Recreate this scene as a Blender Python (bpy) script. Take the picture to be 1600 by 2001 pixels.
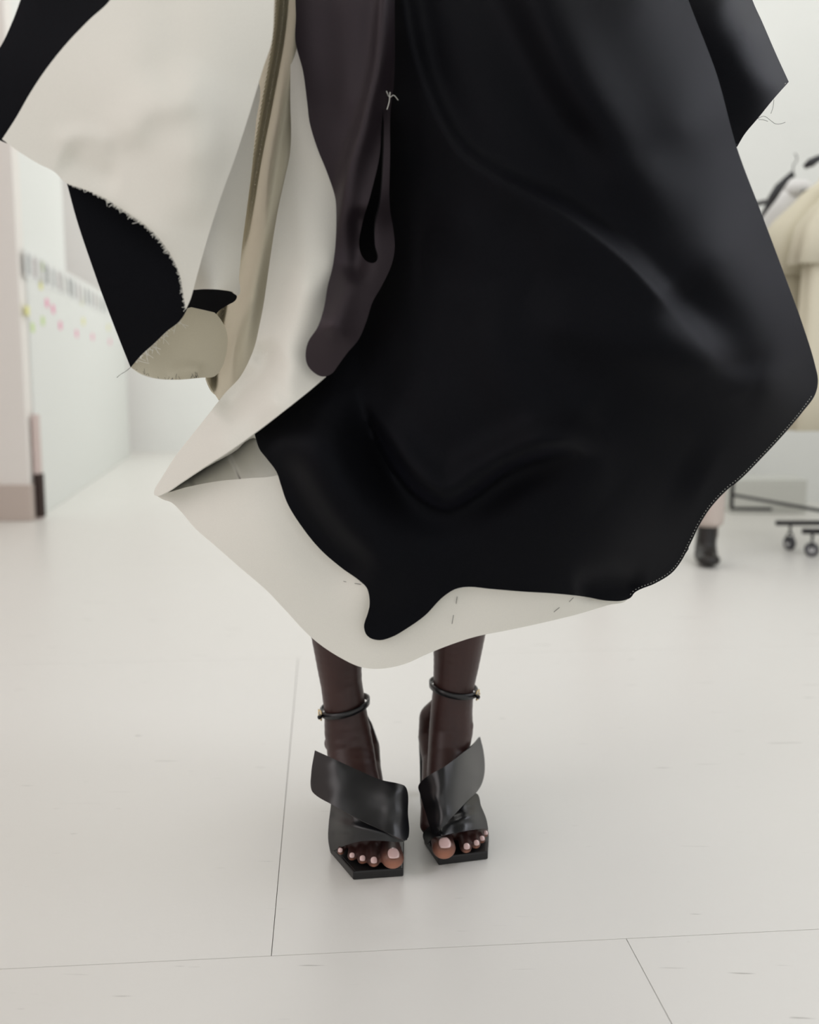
import bpy, bmesh, math, random
import numpy as np
from mathutils import Vector, Matrix
from mathutils.geometry import delaunay_2d_cdt

for o in list(bpy.data.objects): bpy.data.objects.remove(o)
scn = bpy.context.scene
COL = scn.collection
RND = random.Random(7)

# ------------------------------------------------------------------ camera
F = 1945.0; CH = 0.664; PITCH = math.radians(7.9)
cp, sp = math.cos(PITCH), math.sin(PITCH)
cam_d = bpy.data.cameras.new('camera'); cam = bpy.data.objects.new('camera', cam_d); COL.objects.link(cam)
cam.location = (0, 0, CH); cam.rotation_euler = (math.pi/2 - PITCH, 0, 0)
cam_d.sensor_fit = 'VERTICAL'; cam_d.sensor_height = 36.0; cam_d.sensor_width = 36.0
cam_d.lens = 36.0*F/2001.0
cam_d.clip_start = 0.05; cam_d.clip_end = 60
cam_d.dof.use_dof = True; cam_d.dof.focus_distance = 1.24; cam_d.dof.aperture_fstop = 3.2
scn.camera = cam

# ------------------------------------------------------------------ light
w = bpy.data.worlds.new('World'); scn.world = w; w.use_nodes = True
bg = w.node_tree.nodes['Background']; bg.inputs[0].default_value = (1.0, 0.99, 0.975, 1); bg.inputs[1].default_value = 0.80

def area(name, loc, target, sx, sy, energy, col=(1, 1, 1)):
    d = bpy.data.lights.new(name, 'AREA'); d.shape = 'RECTANGLE'; d.size = sx; d.size_y = sy
    d.energy = energy; d.color = col
    o = bpy.data.objects.new(name, d); COL.objects.link(o); o.location = loc
    o.rotation_euler = (Vector(target)-Vector(loc)).to_track_quat('-Z', 'Y').to_euler()
    return o
area('ceiling_fill', (0.3, 0.6, 2.93), (0.3, 0.6, 0), 4.2, 4.5, 12, (1, 0.985, 0.965))  # overhead fill added under the closed ceiling, no skylight opening
area('ceiling_fill', (0.3, 4.3, 2.93), (0.3, 4.3, 0), 4.5, 3.0, 40, (1, 0.99, 0.965))  # same overhead fill, added for the rear of the room
area('ceiling_fill', (-1.2, 7.4, 2.93), (-1.2, 7.7, 0), 2.4, 2.0, 34, (1, 0.99, 0.965))  # added to brighten the far back wall, no opening above
area('window_and_fill_light', (2.55, 1.9, 1.6), (0.4, 1.2, 0.8), 1.8, 2.2, 13, (0.84, 0.85, 1.0))
area('wall_washer_fill', (1.5, 2.2, 2.85), (1.75, 5.0, 1.1), 1.8, .4, 6, (.97, .99, 1.0))  # unseen wall washer added to brighten the inner back wall
area('window_and_fill_light', (1.7, 1.45, 1.95), (0.08, 1.3, 0.1), 0.8, 0.8, 9, (0.9, 0.93, 1.0))  # added light aimed at the sandals for their highlight, no window here
area('window_and_fill_light', (0.15, 6.6, 1.6), (-3.0, 6.9, 1.2), 2.4, 2.2, 7, (0.95, 0.98, 1.0))  # added fill for the far left walls, hidden behind the dress, no window
area('window_and_fill_light', (-2.1, 0.5, 1.7), (0.0, 1.2, 0.7), 1.4, 2.0, 14, (1.0, 0.96, 0.965))

scn.view_settings.view_transform = 'Standard'; scn.view_settings.look = 'None'
scn.view_settings.exposure = 0.05; scn.view_settings.gamma = 1.0; scn.view_settings.use_curve_mapping = False
scn.render.film_transparent = False

# ------------------------------------------------------------------ helpers
def ray(px, py):
    a = (px-800.0)/F; b = (1000.5-py)/F
    return a, cp+b*sp, -sp+b*cp
def at(px, py, Y):                    # a point at room distance Y from the lens, seen at that pixel
    x, y, z = ray(px, py); t = Y/y
    return Vector((x*t, Y, CH+z*t))
def atz(px, py, z0):
    x, y, z = ray(px, py); t = (z0-CH)/z
    return Vector((x*t, y*t, z0))
def pix(p):
    d = Vector(p)-Vector((0, 0, CH)); fz = d.y*cp-d.z*sp; uz = d.y*sp+d.z*cp
    return 800+F*d.x/fz, 1000.5-F*uz/fz

def link(name, me, mats, parent=None, smooth=True):
    o = bpy.data.objects.new(name, me); COL.objects.link(o)
    for m in (mats if isinstance(mats, (list, tuple)) else [mats]): me.materials.append(m)
    if parent: o.parent = parent
    if smooth: me.polygons.foreach_set('use_smooth', [True]*len(me.polygons))
    return o
def tag(o, label=None, cat=None, group=None, kind=None):
    if label: o['label'] = label
    if cat: o['category'] = cat
    if group: o['group'] = group
    if kind: o['kind'] = kind
    return o
def empty(name, loc, label, cat, group=None):
    o = bpy.data.objects.new(name, None); COL.objects.link(o); o.location = loc; o.empty_display_size = .05
    return tag(o, label, cat, group)
def bm_obj(name, bm, mats, parent=None, smooth=True, local=True):
    me = bpy.data.meshes.new(name)
    if parent and local: # bm is in world coordinates: bring into the parent's space
        wl = Vector((0, 0, 0)); q = parent
        while q: wl += q.location; q = q.parent
        bmesh.ops.translate(bm, verts=bm.verts, vec=-wl)
    bm.to_mesh(me); bm.free()
    return link(name, me, mats, parent, smooth)
def add_box(bm, c, s, rz=0.0, bev=0.0):
    r = bmesh.ops.create_cube(bm, size=1.0)
    vs = r['verts']
    bmesh.ops.scale(bm, vec=Vector(s), verts=vs)
    if bev > 0:
        es = list({e for v in vs for e in v.link_edges})
        rr = bmesh.ops.bevel(bm, geom=es, offset=bev, segments=2, affect='EDGES', profile=.5)
        vs = list({v for f in rr['faces'] for v in f.verts} | {v for v in vs if v.is_valid})
    bmesh.ops.rotate(bm, cent=(0, 0, 0), matrix=Matrix.Rotation(rz, 3, 'Z'), verts=vs)
    bmesh.ops.translate(bm, vec=Vector(c), verts=vs)
def add_tube(bm, pts, r, seg=8, caps=True):
    pts = [Vector(p) for p in pts]; n = len(pts); rings = []
    rr = r if isinstance(r, (list, tuple)) else [r]*n
    up = Vector((0.13, 0.21, 1)).normalized(); prev = None
    for i, p in enumerate(pts):
        t = (pts[min(i+1, n-1)]-pts[max(i-1, 0)]).normalized()
        a = t.cross(prev if prev else up)
        if a.length < 1e-4: a = t.cross(Vector((1, 0, 0)))
        a.normalize(); b = a.cross(t).normalized(); prev = b
        rings.append([bm.verts.new(p+(a*math.cos(k*2*math.pi/seg)+b*math.sin(k*2*math.pi/seg))*rr[i]) for k in range(seg)])
    for i in range(n-1):
        for k in range(seg):
            bm.faces.new((rings[i][k], rings[i][(k+1) % seg], rings[i+1][(k+1) % seg], rings[i+1][k]))
    if caps and seg > 2:
        bm.faces.new(rings[0][::-1]); bm.faces.new(rings[-1])
def spline(pts, closed=False, step=5.0):
    """pts: (x,y[,1]) pixels or (x,y,z) via dim; third value 1 marks a corner"""
    P = [np.array(p[:2], float) for p in pts]; C = [len(p) > 2 and p[2] == 1 for p in pts]; n = len(P)
    def tang(i, seg_dir):
        if C[i]: return seg_dir
        a, b = i-1, i+1
        if not closed and (a < 0 or b >= n): return seg_dir
        u = P[i]-P[a % n]; v = P[b % n]-P[i]
        t = u/max(np.linalg.norm(u), 1e-6)+v/max(np.linalg.norm(v), 1e-6)
        return t/max(np.linalg.norm(t), 1e-6)
    out = []
    for i in range(n if closed else n-1):
        a, b = P[i], P[(i+1) % n]; L = np.linalg.norm(b-a); d = (b-a)/max(L, 1e-6)
        ta, tb = tang(i, d)*L, tang((i+1) % n, d)*L
        m = max(1, int(round(L/step)))
        for k in range(m):
            s = k/m
            out.append((2*s**3-3*s**2+1)*a+(s**3-2*s**2+s)*ta+(-2*s**3+3*s**2)*b+(s**3-s**2)*tb)
    if not closed: out.append(P[-1])
    return np.array(out)
def inside(poly, q):
    x, y = q[:, 0], q[:, 1]; r = np.zeros(len(q), bool); n = len(poly); j = n-1
    for i in range(n):
        xi, yi = poly[i]; xj, yj = poly[j]
        c = ((yi > y) != (yj > y)) & (x < (xj-xi)*(y-yi)/((yj-yi) if yj != yi else 1e-9)+xi)
        r ^= c; j = i
    return r
class Depth:
    """distance of a cloth from the lens: smooth sheet through known points plus folds"""
    def __init__(s, pts, folds=(), off=0.0):
        p = np.array(pts, float); s.p = p[:, :2]/1000; n = len(p); s.folds = list(folds); s.off = off
        K = s.k(s.p, s.p)+np.eye(n)*1e-4; A = np.hstack([np.ones((n, 1)), s.p])
        M = np.block([[K, A], [A.T, np.zeros((3, 3))]])
        s.w = np.linalg.solve(M, np.concatenate([p[:, 2], np.zeros(3)]))
    @staticmethod
    def k(a, b):
        d = np.linalg.norm(a[:, None]-b[None], axis=2); return d*d*np.log(d+1e-9)
    def __call__(s, q):
        q = np.atleast_2d(np.array(q, float)); u = q/1000; n = len(s.p)
        r = s.k(u, s.p)@s.w[:n]+s.w[n]+u@s.w[n+1:]+s.off
        for poly, amp, w1, w2 in s.folds:
            sp_ = spline(poly, step=12); best = np.full(len(q), 1e9); sg = np.zeros(len(q)); uu = np.zeros(len(q)); NS = len(sp_)-1
            for si, (a, b) in enumerate(zip(sp_[:-1], sp_[1:])):
                d = b-a; L2 = (d@d)+1e-9; t = np.clip(((q-a)@d)/L2, 0, 1); v = q-(a+t[:, None]*d); e = np.linalg.norm(v, axis=1)
                cr = (d[0]*v[:, 1]-d[1]*v[:, 0])/(math.sqrt(L2)*np.maximum(e, 1e-6)); m = e < best
                best[m] = e[m]; sg[m] = cr[m]; uu[m] = (si+t[m])/NS
            # sg>0: right-hand side of travel on screen (y down)
            W = w1+(w2-w1)*(.5+.5*np.clip(sg, -1, 1)); tp = np.clip(np.minimum(uu, 1-uu)/.25+.12, 0, 1); r = r+amp*tp*tp*(3-2*tp)*np.exp(-(best/W)**2)
        return r
def panel(name, outline, depth, mats, parent=None, thick=0.0022, step=9.0, holes=(), root=None, offset=-1.0, estep=5.0):
    B = spline(outline, True, estep); H = [spline(h, True, estep) for h in holes]
    x0, y0 = B.min(0); x1, y1 = B.max(0)
    gx, gy = np.meshgrid(np.arange(x0, x1, step), np.arange(y0, y1, step*.87))
    gx = gx+(np.arange(gx.shape[0]) % 2)[:, None]*step*.5
    G = np.stack([gx.ravel(), gy.ravel()], 1); G = G[inside(B, G)]
    allb = np.vstack([B]+H); keep = np.ones(len(G), bool)
    for i in range(0, len(G), 4000):
        dd = np.linalg.norm(G[i:i+4000, None]-allb[None], axis=2).min(1); keep[i:i+4000] = dd > step*.45
    G = G[keep]
    for h in H: G = G[~inside(h, G)]
    edges = []; k = 0
    for L in [B]+H:
        m = len(L); edges += [(k+i, k+(i+1) % m) for i in range(m)]; k += m
    V = np.vstack([allb, G])
    r = delaunay_2d_cdt([Vector(v) for v in V], edges, [], 0, 1e-4)
    vv = np.array([tuple(v) for v in r[0]]); T = np.array([f for f in r[2] if len(f) == 3])
    c = vv[T].mean(1); ok = inside(B, c)
    for h in H: ok &= ~inside(h, c)
    T = T[ok]; D = depth(vv)
    P3 = [at(v[0], v[1], d) for v, d in zip(vv, D)]
    me = bpy.data.meshes.new(name)
    wl = Vector((0, 0, 0)); q = parent
    while q: wl += q.location; q = q.parent
    me.from_pydata([p-wl for p in P3], [], [tuple(int(i) for i in t) for t in T])
    f = T[len(T)//2]; a, b, cc = P3[f[0]], P3[f[1]], P3[f[2]]
    if (b-a).cross(cc-a).dot(Vector((0, 0, CH))-a) < 0: me.flip_normals()
    me.update()
    o = link(name, me, mats, parent)
    md = o.modifiers.new('thickness', 'SOLIDIFY'); md.thickness = thick; md.offset = offset
    if isinstance(mats, (list, tuple)) and len(mats) > 1: md.material_offset = 1; md.material_offset_rim = 1 if len(mats) < 3 else 2
    es = o.modifiers.new('crisp_edge', 'EDGE_SPLIT'); es.split_angle = math.radians(55)
    return o
def blob(name, chains, mats, parent, voxel=.002, smooth=6, tint=None):
    bm = bmesh.new()
    for ch in chains:
        nodes = [(Vector(n[0]), Vector(n[1]) if isinstance(n[1], (tuple, list)) else Vector((n[1],)*3)) for n in ch]
        sm = [nodes[0]]
        for (a, ra), (b, rb) in zip(nodes[:-1], nodes[1:]):
            m = max(1, int((b-a).length/(min(min(ra), min(rb))*.30)))
            sm += [(a.lerp(b, k/m), ra.lerp(rb, k/m)) for k in range(1, m+1)]
        for c, r in sm:
            bmesh.ops.create_icosphere(bm, subdivisions=3 if max(r) > .012 else 2, radius=1.0,
                                       matrix=Matrix.Translation(c) @ Matrix.Diagonal((r.x, r.y, r.z, 1)))
    me = bpy.data.meshes.new(name); bm.to_mesh(me); bm.free()
    t = bpy.data.objects.new(name+'_tmp', me); COL.objects.link(t)
    rm = t.modifiers.new('r', 'REMESH'); rm.mode = 'VOXEL'; rm.voxel_size = voxel
    s = t.modifiers.new('s', 'SMOOTH'); s.factor = .5; s.iterations = smooth
    dg = bpy.context.evaluated_depsgraph_get(); ev = t.evaluated_get(dg)
    m2 = bpy.data.meshes.new_from_object(ev); m2.name = name
    bpy.data.objects.remove(t); bpy.data.meshes.remove(me)
    n = len(m2.vertices); co = np.empty(n*3, np.float32); m2.vertices.foreach_get('co', co); co = co.reshape(-1, 3)
    if tint:
        at_ = m2.attributes.new('tint', 'FLOAT', 'POINT'); v = np.zeros(n, np.float32)
        for c, r in tint: v = np.maximum(v, np.exp(-(np.linalg.norm(co-np.array(c), axis=1)/r)**2))
        at_.data.foreach_set('value', v.astype(np.float32))
    wl = Vector((0, 0, 0)); q = parent
    while q: wl += q.location; q = q.parent
    co = co-np.array(wl); m2.vertices.foreach_set('co', co.ravel()); m2.materials.clear(); m2.update()
    return link(name, m2, mats, parent)

# ------------------------------------------------------------------ materials
def mat(name, col, rough=.6, spec=.5, sheen=0.0, sheen_tint=(1, 1, 1), sheen_rough=.3, metal=0.0, coat=0.0,
        bump=None, var=None, sss=0.0):
    m = bpy.data.materials.new(name); m.use_nodes = True; nt = m.node_tree; b = nt.nodes['Principled BSDF']
    b.inputs['Base Color'].default_value = (*col, 1); b.inputs['Roughness'].default_value = rough
    b.inputs['Specular IOR Level'].default_value = spec; b.inputs['Metallic'].default_value = metal
    b.inputs['Sheen Weight'].default_value = sheen; b.inputs['Sheen Tint'].default_value = (*sheen_tint, 1)
    b.inputs['Sheen Roughness'].default_value = sheen_rough; b.inputs['Coat Weight'].default_value = coat
    tc = nt.nodes.new('ShaderNodeTexCoord')
    if bump:
        n = nt.nodes.new('ShaderNodeTexNoise'); n.inputs['Scale'].default_value = bump[0]; n.inputs['Detail'].default_value = 3
        bp = nt.nodes.new('ShaderNodeBump'); bp.inputs['Strength'].default_value = bump[1]; bp.inputs['Distance'].default_value = bump[2]
        nt.links.new(tc.outputs['Object'], n.inputs['Vector']); nt.links.new(n.outputs['Fac'], bp.inputs['Height'])
        nt.links.new(bp.outputs['Normal'], b.inputs['Normal'])
    if var:   # scale, amount
        n = nt.nodes.new('ShaderNodeTexNoise'); n.inputs['Scale'].default_value = var[0]; n.inputs['Detail'].default_value = 4
        mr = nt.nodes.new('ShaderNodeMapRange'); mr.inputs[1].default_value = .3; mr.inputs[2].default_value = .7
        mr.inputs[3].default_value = 1-var[1]; mr.inputs[4].default_value = 1+var[1]
        mx = nt.nodes.new('ShaderNodeVectorMath'); mx.operation = 'SCALE'; mx.inputs[0].default_value = col
        nt.links.new(tc.outputs['Object'], n.inputs['Vector']); nt.links.new(n.outputs['Fac'], mr.inputs[0])
        nt.links.new(mr.outputs[0], mx.inputs['Scale']); nt.links.new(mx.outputs[0], b.inputs['Base Color'])
    if name in ('black_cloth',): b.inputs['Specular Tint'].default_value = (.80, .84, 1.0, 1)
    if name == 'aubergine_cloth': b.inputs['Specular Tint'].default_value = (1.0, .84, .93, 1)
    if sss: b.inputs['Subsurface Weight'].default_value = sss; b.inputs['Subsurface Scale'].default_value = .004
    return m
M_BLACK = mat('black_cloth', (.0036, .0037, .0046), .42, .062, .02, (.62, .62, 1.0), .35, bump=(2600, .5, .0004), var=(1500, .55))
M_LAPEL = mat('aubergine_cloth', (.0090, .0062, .0080), .40, .42, .06, (.95, .72, .9), .35, bump=(2600, .5, .0004), var=(1500, .5))
M_CREAM = mat('cream_cloth', (.76, .745, .68), .6, .3, .1, (1, 1, 1), .4, bump=(2200, .25, .0003), var=(900, .02))
M_CREAM_SHADE = mat('cream_cloth_in_shade', (.56, .52, .405), .65, .3, .05, bump=(2200, .25, .0003), var=(900, .02))  # darker copy of the cream cloth, shade painted into its colour
M_THREAD_W = mat('pale_thread', (.75, .74, .68), .8)
M_THREAD_K = mat('dark_thread', (.03, .03, .035), .8)
M_LEATHER = mat('black_leather', (.004, .0045, .0062), .32, .6, coat=.0, bump=(900, .15, .0003))
M_SOLE = mat('sole_edge', (.008, .008, .009), .35, .5)
M_INSOLE = mat('insole_leather', (.010, .0095, .010), .42, .5)
M_GOLD = mat('pale_gold', (.85, .68, .38), .22, metal=1.0)
M_NAIL = mat('pearl_nail', (.66, .46, .44), .18, .6, coat=.5)
M_WALL = mat('white_wall', (.88, .895, .875), .8, .2, var=(3, .012))
M_CEIL = mat('white_ceiling', (.83, .83, .81), .8, .2)
M_TAUPE = mat('taupe_wall', (.66, .55, .52), .8, .2)
M_PILLAR = mat('warm_white_pillar', (.86, .83, .79), .8, .2)
M_BASE = mat('tan_plinth', (.58, .50, .45), .7, .2)
M_DARK = mat('gap_shade', (.05, .035, .03), .8, .2)
M_BOARD = mat('pin_board', (.80, .815, .79), .6, .2)
M_STEEL = mat('black_steel', (.012, .012, .016), .4, .5)
M_CASTER = mat('grey_caster', (.05, .05, .06), .35, .5)
M_CHROME = mat('steel_hub', (.6, .6, .62), .25, metal=1.0)
M_COAT = mat('cream_coat', (.68, .635, .50), .8, .2, bump=(300, .2, .001))
M_COATW = mat('white_garment', (.78, .77, .76), .8, .2)
M_TROUSER = mat('pale_trousers', (.60, .52, .47), .85, .2, bump=(120, .2, .002))
M_BOOT = mat('black_boot', (.012, .010, .009), .4, .5)
M_JUMPER = mat('grey_jumper', (.25, .25, .26), .9, .2)

# skin with paler toe pads
M_SKIN = bpy.data.materials.new('dark_brown_skin'); M_SKIN.use_nodes = True
nt = M_SKIN.node_tree; b = nt.nodes['Principled BSDF']
b.inputs['Roughness'].default_value = .42; b.inputs['Specular IOR Level'].default_value = .42
b.inputs['Sheen Weight'].default_value = .04; b.inputs['Sheen Tint'].default_value = (.9, .7, .85, 1); b.inputs['Sheen Roughness'].default_value = .35
b.inputs['Subsurface Weight'].default_value = .05; b.inputs['Subsurface Scale'].default_value = .003
a_ = nt.nodes.new('ShaderNodeAttribute'); a_.attribute_name = 'tint'
n_ = nt.nodes.new('ShaderNodeTexNoise'); n_.inputs['Scale'].default_value = 22; n_.inputs['Detail'].default_value = 5
mxa = nt.nodes.new('ShaderNodeMix'); mxa.data_type = 'RGBA'; mxa.inputs[6].default_value = (.026, .0105, .0092, 1); mxa.inputs[7].default_value = (.056, .021, .0175, 1)
mxb = nt.nodes.new('ShaderNodeMix'); mxb.data_type = 'RGBA'; mxb.inputs[7].default_value = (.50, .21, .13, 1)
tc_ = nt.nodes.new('ShaderNodeTexCoord')
nt.links.new(tc_.outputs['Object'], n_.inputs['Vector']); nt.links.new(n_.outputs['Fac'], mxa.inputs[0])
nt.links.new(mxa.outputs[2], mxb.inputs[6]); nt.links.new(a_.outputs['Fac'], mxb.inputs[0]); nt.links.new(mxb.outputs[2], b.inputs['Base Color'])
n2 = nt.nodes.new('ShaderNodeTexNoise'); n2.inputs['Scale'].default_value = 900
bp_ = nt.nodes.new('ShaderNodeBump'); bp_.inputs['Strength'].default_value = .12; bp_.inputs['Distance'].default_value = .0005
nt.links.new(tc_.outputs['Object'], n2.inputs['Vector']); nt.links.new(n2.outputs['Fac'], bp_.inputs['Height']); nt.links.new(bp_.outputs['Normal'], b.inputs['Normal'])

# painted floor with scuffs
M_FLOOR = bpy.data.materials.new('white_floor_paint'); M_FLOOR.use_nodes = True
nt = M_FLOOR.node_tree; b = nt.nodes['Principled BSDF']; b.inputs['Roughness'].default_value = .33; b.inputs['Specular IOR Level'].default_value = .45
ge = nt.nodes.new('ShaderNodeNewGeometry')
def scuff(scale, dist, lo, hi, rot, sc):
    mp = nt.nodes.new('ShaderNodeMapping'); mp.inputs['Rotation'].default_value = (0, 0, rot); mp.inputs['Scale'].default_value = sc
    n = nt.nodes.new('ShaderNodeTexNoise'); n.inputs['Scale'].default_value = scale; n.inputs['Detail'].default_value = 2; n.inputs['Distortion'].default_value = dist
    mr = nt.nodes.new('ShaderNodeMapRange'); mr.inputs[1].default_value = lo; mr.inputs[2].default_value = hi
    nt.links.new(ge.outputs['Position'], mp.inputs[0]); nt.links.new(mp.outputs[0], n.inputs['Vector']); nt.links.new(n.outputs['Fac'], mr.inputs[0])
    return mr.outputs[0]
s1 = scuff(9, .6, .735, .78, .7, (1, 14, 1)); s2 = scuff(8, .8, .74, .79, -1.0, (1, 16, 1))
mx_ = nt.nodes.new('ShaderNodeMath'); mx_.operation = 'MAXIMUM'; nt.links.new(s1, mx_.inputs[0]); nt.links.new(s2, mx_.inputs[1])
wn = nt.nodes.new('ShaderNodeTexNoise'); wn.inputs['Scale'].default_value = 1.3; wn.inputs['Detail'].default_value = 6
nt.links.new(ge.outputs['Position'], wn.inputs['Vector'])
base = nt.nodes.new('ShaderNodeMix'); base.data_type = 'RGBA'; base.inputs[6].default_value = (.74, .73, .69, 1); base.inputs[7].default_value = (.76, .75, .715, 1)
nt.links.new(wn.outputs['Fac'], base.inputs[0])
fin = nt.nodes.new('ShaderNodeMix'); fin.data_type = 'RGBA'; fin.inputs[7].default_value = (.42, .41, .38, 1)
nt.links.new(base.outputs[2], fin.inputs[6]); nt.links.new(mx_.outputs[0], fin.inputs[0]); nt.links.new(fin.outputs[2], b.inputs['Base Color'])
fb = nt.nodes.new('ShaderNodeTexNoise'); fb.inputs['Scale'].default_value = 60; fb.inputs['Detail'].default_value = 6; fb.inputs['Distortion'].default_value = 1.0
fbp = nt.nodes.new('ShaderNodeBump'); fbp.inputs['Strength'].default_value = .12; fbp.inputs['Distance'].default_value = .002
nt.links.new(ge.outputs['Position'], fb.inputs['Vector']); nt.links.new(fb.outputs['Fac'], fbp.inputs['Height']); nt.links.new(fbp.outputs['Normal'], b.inputs['Normal'])

# ------------------------------------------------------------------ room shell
YAW = math.atan2(634-800, F)          # the room runs slightly left of the lens
U = Vector((math.sin(YAW), math.cos(YAW), 0)); S = Vector((math.cos(YAW), -math.sin(YAW), 0))
def rp(s, u, z=0): return S*s+U*u+Vector((0, 0, z))
def room_box(bm, s0, s1, u0, u1, z0, z1, bev=0):
    add_box(bm, rp((s0+s1)/2, (u0+u1)/2, (z0+z1)/2), (s1-s0, u1-u0, z1-z0), -YAW, bev)
bm = bmesh.new(); room_box(bm, -2.6, 2.9, -1.2, 8.7, -.12, -.004)
floor = tag(bm_obj('floor', bm, M_DARK, smooth=False), kind='structure')
M_GAP = mat('joint_base', (.30, .28, .25), .9); floor.data.materials[0] = M_GAP  # dark base seen through the board joints
seam = atz(530, 1868, 0); us = seam.dot(U); s_back = seam.dot(S)
fr = atz(1228, 1843, 0); s_front = fr.dot(S)
g = .00045
def board(s0, s1, u0, u1):
    s0, s1 = max(s0, -2.6), min(s1, 2.9); u0, u1 = max(u0, -1.2), min(u1, 8.7)
    if s1-s0 < .02 or u1-u0 < .02: return
    bm = bmesh.new(); room_box(bm, s0+g, s1-g, u0+g, u1-g, -.004, 0.0)
    bm_obj('floor_board', bm, M_FLOOR, floor, smooth=False)
k = 0
for r in range(-2, 7):
    u0 = us+r*1.22; off = s_back if r % 2 == 0 else s_front
    for c in range(-3, 3): board(off+c*1.83, off+(c+1)*1.83, u0, u0+1.22)
bm = bmesh.new(); room_box(bm, -2.7, 3.0, -1.2, 8.8, 3.0, 3.1); ceil = tag(bm_obj('ceiling', bm, M_CEIL, smooth=False), kind='structure')
for s_ in (1.75, 2.35):
    bm = bmesh.new(); room_box(bm, s_, s_+.10, -1.0, 8.0, 2.9, 3.0); tag(bm_obj('trim_%d' % (1 if s_ < 2 else 2), bm, M_CEIL, smooth=False), kind='structure')
bm = bmesh.new(); room_box(bm, 2.9, 3.0, -1.2, 8.8, 0, 3.0); tag(bm_obj('wall_right', bm, M_WALL, smooth=False), kind='structure')
bm = bmesh.new(); room_box(bm, -2.7, -2.6, -1.2, 8.8, 0, 3.0); tag(bm_obj('wall_left', bm, M_TAUPE, smooth=False), kind='structure')
bm = bmesh.new(); room_box(bm, -2.6, .9, 8.7, 8.8, 0, 3.0); tag(bm_obj('wall_back', bm, M_WALL, smooth=False), kind='structure')
# the right half of the back wall stands nearer, with a window over a low panel
WB = 5.0
bm = bmesh.new()
room_box(bm, .9, 2.9, WB, WB+.1, 0, 3.0)
room_box(bm, .9, 1.0, WB+.1, 8.7, 0, 3.0)
tag(bm_obj('wall_inner', bm, M_WALL, smooth=False), kind='structure')

# ------------------------------------------------------------------ the woman
FEET = Vector((0, 1.36, 0))
person = empty('person', FEET, 'person in a draped black and cream coat dress and black heeled sandals, close up', 'person')
def L(px, py, Y): return tuple(at(px, py, Y))
def Z(px, py, z): return tuple(atz(px, py, z))
chains = []
# viewer's left leg
chains += [[((-.085, 1.43, 1.0), (.085, .09, .08)), ((-.088, 1.42, .88), (.082, .085, .08)), ((-.095, 1.41, .62), (.06, .062, .06)), ((-.10, 1.40, .50), (.05, .052, .05)),
            (L(652, 1140, 1.42), (.046, .054, .05)), (L(659, 1225, 1.42), (.040, .048, .05)),
            (L(662, 1290, 1.42), (.0335, .041, .04)), (L(667, 1335, 1.42), (.0308, .037, .035)), (L(674, 1385, 1.418), (.0312, .037, .035)),
            (L(679, 1430, 1.412), (.0345, .038, .032)), (L(685, 1468, 1.40), (.0352, .036, .032)), (L(691, 1510, 1.375), (.0350, .033, .030)),
            (L(703, 1560, 1.34), (.034, .030, .026)), (L(716, 1605, 1.305), (.040, .024, .020)), (Z(722, 1640, .032), (.042, .018, .015))]]
chains += [[(L(652, 1452, 1.42), .0145), (L(662, 1440, 1.42), .018)], [(L(706, 1425, 1.42), .0145), (L(698, 1420, 1.42), .018)],
           [(L(676, 1385, 1.445), .018), (L(697, 1428, 1.462), .026), (L(709, 1462, 1.46), .026), (L(716, 1500, 1.43), (.022, .02, .02)), (L(722, 1560, 1.36), (.024, .02, .018)), (Z(752, 1632, .030), (.020, .02, .014))]]
# viewer's right leg
chains += [[((.085, 1.45, 1.0), (.085, .09, .08)), ((.09, 1.45, .88), (.082, .085, .08)), ((.092, 1.45, .62), (.06, .062, .06)), ((.09, 1.45, .50), (.05, .052, .05)),
            (L(903, 1140, 1.46), (.047, .054, .05)), (L(898, 1220, 1.46), (.041, .048, .05)), (L(892, 1290, 1.455), (.0350, .041, .04)), (L(886, 1340, 1.45), (.0310, .037, .035)), (L(882, 1390, 1.445), (.0320, .037, .035)),
            (L(881, 1428, 1.44), (.0335, .038, .032)), (L(876, 1468, 1.425), (.0310, .036, .032)), (L(874, 1510, 1.40), (.0300, .033, .030)),
            (L(876, 1550, 1.375), (.032, .030, .026)), (L(880, 1590, 1.345), (.034, .024, .020)), (Z(886, 1622, .030), (.036, .018, .013))]]
chains += [[(L(906, 1418, 1.435), .0150), (L(896, 1412, 1.435), .018)], [(L(856, 1440, 1.44), .0145), (L(862, 1435, 1.44), .017)],
           [(L(874, 1370, 1.475), .018), (L(852, 1405, 1.497), .027), (L(849, 1440, 1.49), .026), (L(850, 1485, 1.45), (.020, .02, .02)), (L(852, 1545, 1.385), (.022, .02, .018)), (Z(846, 1612, .032), (.019, .02, .015))]]
# pelvis and waist
chains += [[((-.06, 1.44, 1.0), (.12, .10, .10)), ((.06, 1.45, 1.0), (.12, .10, .10))], [((0, 1.45, 1.05), (.14, .10, .1)), ((0, 1.45, 1.22), (.115, .085, .1)), ((0, 1.45, 1.32), (.12, .09, .1))]]
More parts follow.
